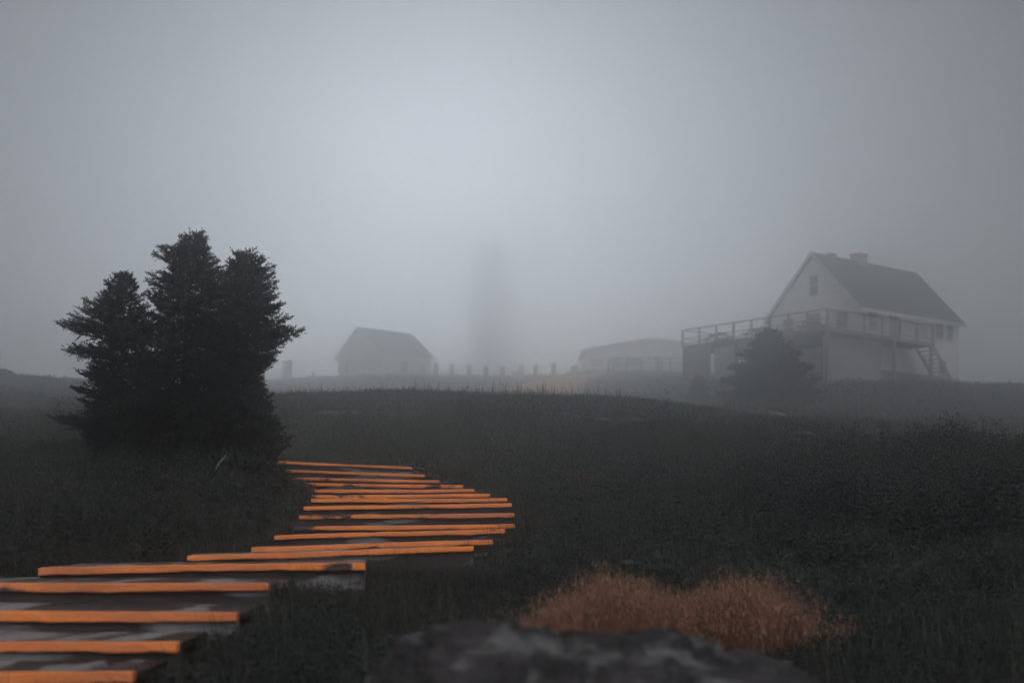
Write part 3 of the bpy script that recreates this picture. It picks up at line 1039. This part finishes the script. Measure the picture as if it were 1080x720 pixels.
# the gable side: widely spaced posts with only two rails
for i in range(1, 9):
    q = Vector((-a_, -b_)).lerp(Vector((-a_, y_end)), i / 8)
    MB().box(q.x - .06, q.x + .06, q.y - .06, q.y + .06, zf + 0.001, zr - 0.003).build('railing_post', M['deck'], deck)
MB().bar((-a_, -b_, zr + .032), (-a_, y_end, zr + .032), .12, .075).bar((-a_, -b_, zf + .5), (-a_, y_end, zf + .5), .04, .05).bar((-a_, -b_, zf + .12), (-a_, y_end, zf + .12), .04, .05).build('railing', M['deck'], deck)
MB().bar((-a_, y_end, zr + .03), (-0.5, y_end, zr + .03), .12, .07).bar((-a_, y_end, zf + .5), (-0.5, y_end, zf + .5), .04, .05).build('railing', M['deck'], deck)
for x0, y0 in ((-a_ + .1, -b_ + .1), (-a_ + .1, 2.0), (-a_ + .1, 5.6), (-a_ + .1, 8.8), (1.2, -b_ + .1), (x_end - .12, -b_ + .1), (-a_ + .1, y_end - .1)):
    MB().box(x0 - .1, x0 + .1, y0 - .1, y0 + .1, -1.2, zf - .283).build('deck_post', M['deck'], deck)
MB().box(-a_ + .04, -a_ + .09, 7.9, y_end - .02, -1.0, zf - .285).build('lattice_skirt', M['deck'], deck)
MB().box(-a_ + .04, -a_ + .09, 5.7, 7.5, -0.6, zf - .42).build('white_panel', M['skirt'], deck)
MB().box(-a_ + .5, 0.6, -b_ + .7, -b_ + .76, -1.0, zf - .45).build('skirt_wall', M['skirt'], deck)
# steps from the deck's end down to the grass
s_ = MB()
for k in range(9):
    x0 = x_end + 0.02 + k * 0.28
    zt = zf - 0.2 - k * 0.27
    s_.box(x0, x0 + 0.30, -b_ + 0.15, -b_ + 1.35, zt - 0.05, zt)
for y0 in (-b_ + 0.06, -b_ + 1.36):
    s_.bar((x_end + .02, y0, zf - 0.25), (x_end + 2.5, y0, zf - 2.6), .06, .26)
s_.build('staircase', M['deck'], deck)


def hw(x, y, z):
    return house.matrix_world @ Vector((x, y, z))


bpy.context.view_layer.update()


def picnic_table(x, y, rz, label):
    p = hw(x, y, zf)
    t = empty('picnic_table', p, R(40) + rz)
    tag(t, label, 'picnic table', 'picnic tables on the deck')
    m = MB()
    for k in range(5):
        m.box(-.9, .9, -.37 + k * .15, -.37 + k * .15 + .14, .71, .75)
    m.build('tabletop', M['post'], t)
    for s1 in (-1, 1):
        MB().box(-.9, .9, s1 * .72 - .13, s1 * .72 + .13, .42, .46).build('bench_seat', M['post'], t)
    for x0 in (-.65, .65):
        MB().bar((x0, -.72, .0), (x0, -.22, .71), .05, .09).bar((x0 + .052, .72, .0), (x0 + .052, .22, .71), .05, .09).bar((x0 - .052, -.8, .38), (x0 - .052, .8, .38), .05, .08).build('leg', M['post'], t)
    return t


picnic_table(-4.6, 8.4, 1.2, 'picnic table at the far left end of the raised deck')
picnic_table(-4.4, 4.9, 1.4, 'picnic table in the middle of the deck before the gable')
picnic_table(-4.2, 0.6, 0.3, 'picnic table at the near corner of the deck')

# -- small shed-like house on the crest
sp = P(402, 396, 170)
shed = empty('small_white_house', (sp.x, sp.y, 18.5), R(45))
tag(shed, 'small white house with dark gable roof alone on the left of the crest', 'house')
gabled(shed, 8.0, 8.3, -1.0, 21.45 - 18.5, 24.65 - 18.5, over=0.4)
window(shed, 'x', 6.2, 7.0, 0.9, 2.1)
window(shed, 'y', 3.2, 4.1, 0.9, 2.1)
dd = MB().box(6.2, 7.1, -.05, 0, 0, 2.0).build('door', M['deck'], shed)
MB().box(6.95, 7.0, -.1, -.053, .95, 1.0).build('handle', M['stone'], dd)

# -- low pale pavilion behind the deck
pp = P(761, 393.5, 175)
pav = empty('low_pale_pavilion', (pp.x, pp.y, pp.z), R(90))
tag(pav, 'low pale building with broad shallow gable roof left of the raised deck', 'pavilion')
pw = 16.8
gabled(pav, 9.0, pw, -1.0, (393.5 - 370) / F * 175, (393.5 - 357.5) / F * 175, over=0.5, th=0.2)
for u0 in (10.2, 12.6, 14.6):
    window(pav, 'x', u0, u0 + 1.4, 0.9, 1.8)
dd = MB().box(-.05, 0, 7.2, 8.2, 0.0, 2.0).build('door', M['deck'], pav)
MB().box(-.1, -.053, 7.3, 7.36, .95, 1.0).build('handle', M['stone'], dd)

# -- rail fence before it
fy = 138
fx = [(642, 379), (647, 376.5), (661, 376.5), (676, 376), (694, 376), (707, 376.5), (722, 376.5)]
fp = P(642, 393, fy)
fence = empty('rail_fence', (fp.x, fp.y, hz(fp.x, fp.y)))
tag(fence, 'wooden rail fence with square posts before the low pale building', 'fence')
tops = []
for x_, y_ in fx:
    p = P(x_, y_, fy) - fence.location
    g = hz(p.x + fence.location.x, fy) - fence.location.z
    MB().box(p.x - .09, p.x + .09, -.09, .09, g - .3, p.z).build('post', M['post'], fence)
    tops.append(Vector((p.x, 0, p.z)))
rl = MB()
for a1, b1 in zip(tops[1:-1], tops[2:]):
    for dz in (-.12, -.58):
        rl.bar(a1 + Vector((.09, 0, dz)), b1 + Vector((-.09, 0, dz)), .06, .12)
rl.build('rail', M['post'], fence)
MB().bar(tops[1] + Vector((.1, -.15, -1.0)), tops[3] + Vector((0, -.15, -.5)), .05, .10).build('ramp_rail', M['post'], fence)

# -- single posts along the crest
ordn = ['leftmost weathered post on the crest, nearest the small white house', 'second weathered post from the left in the crest row', 'third weathered post from the left in the crest row',
        'fourth weathered post from the left in the crest row', 'fifth weathered post from the left, just left of the low stone block', 'sixth weathered post from the left in the crest row',
        'seventh weathered post from the left in the crest row', 'rightmost weathered post of the crest row, left of the bench']
for (x_, y_), lb in zip([(459.7, 384), (476.4, 385.5), (494.7, 386), (513, 387.5), (530.6, 388), (550, 386), (564.8, 386), (584, 384)], ordn):
    p = P(x_, y_ - 1.5, 148)
    g = hz(p.x, 148)
    o = empty('timber_post', (p.x, 148, g))
    tag(o, lb, 'post', 'timber posts along the crest')
    h = p.z - g
    tl = random.uniform(-.05, .05)
    MB().tube([(0, 0, -.3), (tl * .5, 0, h * .5), (tl, 0, h - .06)], [.27, .26, .25], 10).build('shaft', M['post'], o, smooth=False)
    MB().tube([(tl, 0, h - .062), (tl, 0, h)], [.29, .18], 10).build('cap', M['post'], o)
p = P(546, 394, 147)
o = empty('stone_block', (p.x, p.y, hz(p.x, p.y) + .25))
tag(o, 'low grey stone block between two posts on the crest', 'stone block')
MB().box(-.65, .65, -.3, .3, -.5, .42).build('base', M['stone'], o, bevel=.04)
MB().box(-.72, .72, -.36, .36, .423, .52).build('cap', M['stone'], o, bevel=.03)

# -- bench at the top of the path
p = P(603, 396, 149)
g = hz(p.x, p.y)
o = empty('wooden_bench', (p.x, p.y, g + .1), R(-62))
tag(o, 'weathered wooden bench beside the earth path on the crest', 'bench')
MB().box(-.7, .7, -.2, .05, .42, .47).box(-.7, .7, .08, .26, .42, .47).build('seat', M['post'], o)
MB().hexa([(-.7, .26, .55), (.7, .26, .55), (.7, .31, .55), (-.7, .31, .55), (-.7, .36, .98), (.7, .36, .98), (.7, .41, .98), (-.7, .41, .98)]).build('backrest', M['post'], o)
for x0 in (-.6, .6):
    MB().box(x0 - .05, x0 + .05, -.18, -.08, -.1, .417).build('leg', M['post'], o)
    MB().bar((x0, .22, -.1), (x0, .34, .60), .1, .1).build('leg', M['post'], o)

# -- pale pillar left on the crest
p = P(303, 402, 172)
o = empty('stone_pillar', (p.x, p.y, hz(p.x, p.y)))
tag(o, 'faint square pillar in the mist just right of the spruces', 'pillar')
hh = (HY - 381) / F * 172 - hz(p.x, p.y)
MB().box(-.5, .5, -.5, .5, -.4, hh - .25).build('shaft', M['stone'], o)
MB().box(-.6, .6, -.6, .6, hh - .247, hh).build('cap', M['stone'], o)
p = P(330, 396, 168)
o = empty('timber_post', (p.x, p.y, hz(p.x, p.y)))
tag(o, 'lone short post between the square pillar and the small white house', 'post', 'timber posts along the crest')
MB().tube([(0, 0, -.3), (0, 0, .7)], [.16, .14], 8).build('shaft', M['post'], o)
MB().tube([(0, 0, .703), (0, 0, .78)], [.16, .1], 8).build('cap', M['post'], o)

# -- bush on the left skyline
p = P(2, 400, 79)
g = hz(p.x, p.y)
nb_ = 900
q = rng.normal(0, 1, (nb_, 3))
q = unit(q) * (rng.uniform(0.3, 1, (nb_, 1)) ** .5) * np.array([.75, .6, .5])
q[:, 2] = np.abs(q[:, 2]) * 1.05
bl = leaves(q, 3, np.full(nb_, .08), np.full(nb_, .06), np.full(nb_, .12), np.full(nb_, .1))
bo = mesh_np('shrub', *bl[:2], [M['weed']], tint=bl[2])
bo.location = (p.x, p.y, g)
tag(bo, 'rounded dark shrub on the skyline at the far left', 'shrub')

# -- lighthouse, almost lost in the fog
YL = 435
lp = P(517, 400, YL)
gl = hz(lp.x, YL)
lh = empty('lighthouse', (lp.x, YL, gl))
tag(lh, 'tall tapering lighthouse tower almost lost in the fog', 'lighthouse')
k_ = YL / F
zt = (HY - 276) * k_ - gl
MB().lathe([(27.0 * k_, -1), (26.0 * k_, 0), (20.5 * k_, zt)], 8, R(12)).build('tower', M['tower'], lh)
MB().lathe([(20.5 * k_, zt + .004), (25 * k_, zt + .9), (25 * k_, zt + 1.3)], 8, R(12)).build('gallery', M['iron'], lh)
rl = MB()
for q in range(16):
    t = 2 * math.pi * q / 16
    rl.bar((24 * k_ * math.cos(t), 24 * k_ * math.sin(t), zt + 1.303), (24 * k_ * math.cos(t), 24 * k_ * math.sin(t), zt + 2.35), .12, .12)
    t2 = 2 * math.pi * (q + 1) / 16
    rl.bar((24 * k_ * math.cos(t), 24 * k_ * math.sin(t), zt + 2.4), (24 * k_ * math.cos(t2), 24 * k_ * math.sin(t2), zt + 2.4), .1, .1)
rl.build('railing', M['iron'], lh)
ln_ = MB().lathe([(12 * k_, zt + 1.304), (12 * k_, zt + 4.2)], 10).build('lantern', M['glass'], lh)
for q in range(10):
    t = 2 * math.pi * q / 10
    MB().bar((12.2 * k_ * math.cos(t), 12.2 * k_ * math.sin(t), zt + 1.31), (12.2 * k_ * math.cos(t), 12.2 * k_ * math.sin(t), zt + 4.19), .16, .16).build('mullion', M['iron'], ln_)
MB().lathe([(13.5 * k_, zt + 4.205), (12 * k_, zt + 4.9), (7 * k_, zt + 5.8), (2 * k_, zt + 6.2), (1 * k_, zt + 7)], 12).build('dome', M['iron'], lh)
for z0, yy in ((zt * .3, 0), (zt * .55, 0), (zt * .8, 0)):
    rr_ = (26 - 5.5 * z0 / zt) * k_ * math.cos(R(22.5))
    a0 = R(12 + 22.5 + 45 * 5)
    f = MB()
    f.box(-.5, .5, -.15, .15, z0, z0 + 1.6)
    wdo = f.build('window', M['glass'], lh)
    wdo.location = (rr_ * math.cos(a0), rr_ * math.sin(a0), 0)
    wdo.rotation_euler = (0, 0, a0 + math.pi / 2)
# mast beside the tower
mp_ = P(505, 395, 300)
o = empty('flag_mast', (mp_.x, mp_.y, hz(mp_.x, mp_.y)))
tag(o, 'thin mast standing before the left edge of the lighthouse', 'mast')
mh = (HY - 318) / F * 300 - hz(mp_.x, mp_.y)
MB().tube([(0, 0, -1), (0, 0, mh)], [.22, .12], 8).build('pole', M['post'], o)
MB().tube([(0, 0, mh + .003), (0, 0, mh + .35)], [.22, .1], 8).build('cap', M['post'], o)

# ------------------------------------------------------------------ fog
FOG = 0.0136
hb = MB().box(-520, 520, -520, 520, -30, 100)
haze = hb.build('haze', None if False else M['soil'])
haze.data.materials.clear()
fm = bpy.data.materials.new('fog_air')
fm.use_nodes = True
nt = fm.node_tree
nt.nodes.clear()
out = nt.nodes.new('ShaderNodeOutputMaterial')
pv_ = nt.nodes.new('ShaderNodeVolumePrincipled')
pv_.inputs['Color'].default_value = (0.992, 0.996, 1.0, 1)
pv_.inputs['Density'].default_value = FOG
pv_.inputs['Anisotropy'].default_value = 0.92
nt.links.new(pv_.outputs['Volume'], out.inputs['Volume'])
haze.data.materials.append(fm)
tag(haze, 'cold grey fog filling the air over the hill', 'fog', kind='stuff')

# ------------------------------------------------------------------ light, sky
SUN_EL, SUN_AZ = 42.0, 172.0             # azimuth from +Y towards +X: high behind the eye, its disc spread wide by cloud
wd_ = bpy.data.worlds.new('World')
sc.world = wd_
wd_.use_nodes = True
nt = wd_.node_tree
bg = nt.nodes['Background']
sky = nt.nodes.new('ShaderNodeTexSky')
sky.sky_type = 'NISHITA'
sky.sun_disc = False
sky.sun_elevation = R(SUN_EL)
sky.sun_rotation = R(SUN_AZ)
sky.air_density = 1.0
sky.dust_density = 2.0
sky.ozone_density = 1.0
hs = nt.nodes.new('ShaderNodeHueSaturation')
hs.inputs['Saturation'].default_value = 0.34
nt.links.new(sky.outputs['Color'], hs.inputs['Color'])
# added glow low in the sky beyond the lighthouse, brightening the fog ahead
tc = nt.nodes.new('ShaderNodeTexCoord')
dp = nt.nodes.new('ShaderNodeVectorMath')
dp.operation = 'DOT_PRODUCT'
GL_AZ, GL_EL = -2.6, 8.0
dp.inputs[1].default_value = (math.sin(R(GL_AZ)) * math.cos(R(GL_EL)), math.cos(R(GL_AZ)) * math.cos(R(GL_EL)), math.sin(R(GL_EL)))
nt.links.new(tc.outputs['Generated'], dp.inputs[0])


def wmath(op, a, b):
    n = nt.nodes.new('ShaderNodeMath')
    n.operation = op
    for i, v in enumerate((a, b)):
        if isinstance(v, (int, float)):
            n.inputs[i].default_value = v
        else:
            nt.links.new(v, n.inputs[i])
    return n.outputs[0]


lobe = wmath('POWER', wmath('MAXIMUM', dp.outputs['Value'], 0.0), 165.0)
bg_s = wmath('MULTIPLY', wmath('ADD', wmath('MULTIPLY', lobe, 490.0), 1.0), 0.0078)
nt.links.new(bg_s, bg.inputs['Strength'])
tn = nt.nodes.new('ShaderNodeMix')
tn.data_type = 'RGBA'
tn.blend_type = 'MULTIPLY'
tn.inputs['Factor'].default_value = 1.0
tn.inputs[7].default_value = (1.012, 1.0, 1.0, 1)
nt.links.new(hs.outputs['Color'], tn.inputs[6])
nt.links.new(tn.outputs[2], bg.inputs['Color'])
sl = bpy.data.lights.new('sun', 'SUN')
sl.energy = 1.5
sl.angle = R(50)
sl.color = (1.0, 0.995, 0.985)
so = link(bpy.data.objects.new('sun', sl))
dv = Vector((math.sin(R(SUN_AZ)) * math.cos(R(SUN_EL)), math.cos(R(SUN_AZ)) * math.cos(R(SUN_EL)), math.sin(R(SUN_EL))))
so.rotation_euler = dv.to_track_quat('Z', 'Y').to_euler()
so.location = dv * 60

# ------------------------------------------------------------------ camera
cam = bpy.data.cameras.new('camera')
cam.sensor_width = 36
cam.lens = 36 * F / 1080
cam.shift_y = (HY - 360) / 1080
cam.clip_start = 0.05
cam.clip_end = 3000
cam.dof.use_dof = True
cam.dof.focus_distance = 12
cam.dof.aperture_fstop = 2.8
co = link(bpy.data.objects.new('camera', cam))
co.rotation_euler = (R(90), 0, 0)
sc.camera = co

sc.view_settings.view_transform = 'Standard'
sc.view_settings.look = 'None'
sc.view_settings.exposure = 0.3
sc.view_settings.gamma = 1
cy = sc.cycles
cy.max_bounces = 16
cy.diffuse_bounces = 3
cy.volume_bounces = 14
cy.transparent_max_bounces = 8
cy.use_denoising = True
try:
    cy.denoiser = 'OPENIMAGEDENOISE'
except Exception:
    pass
cy.sample_clamp_indirect = 6
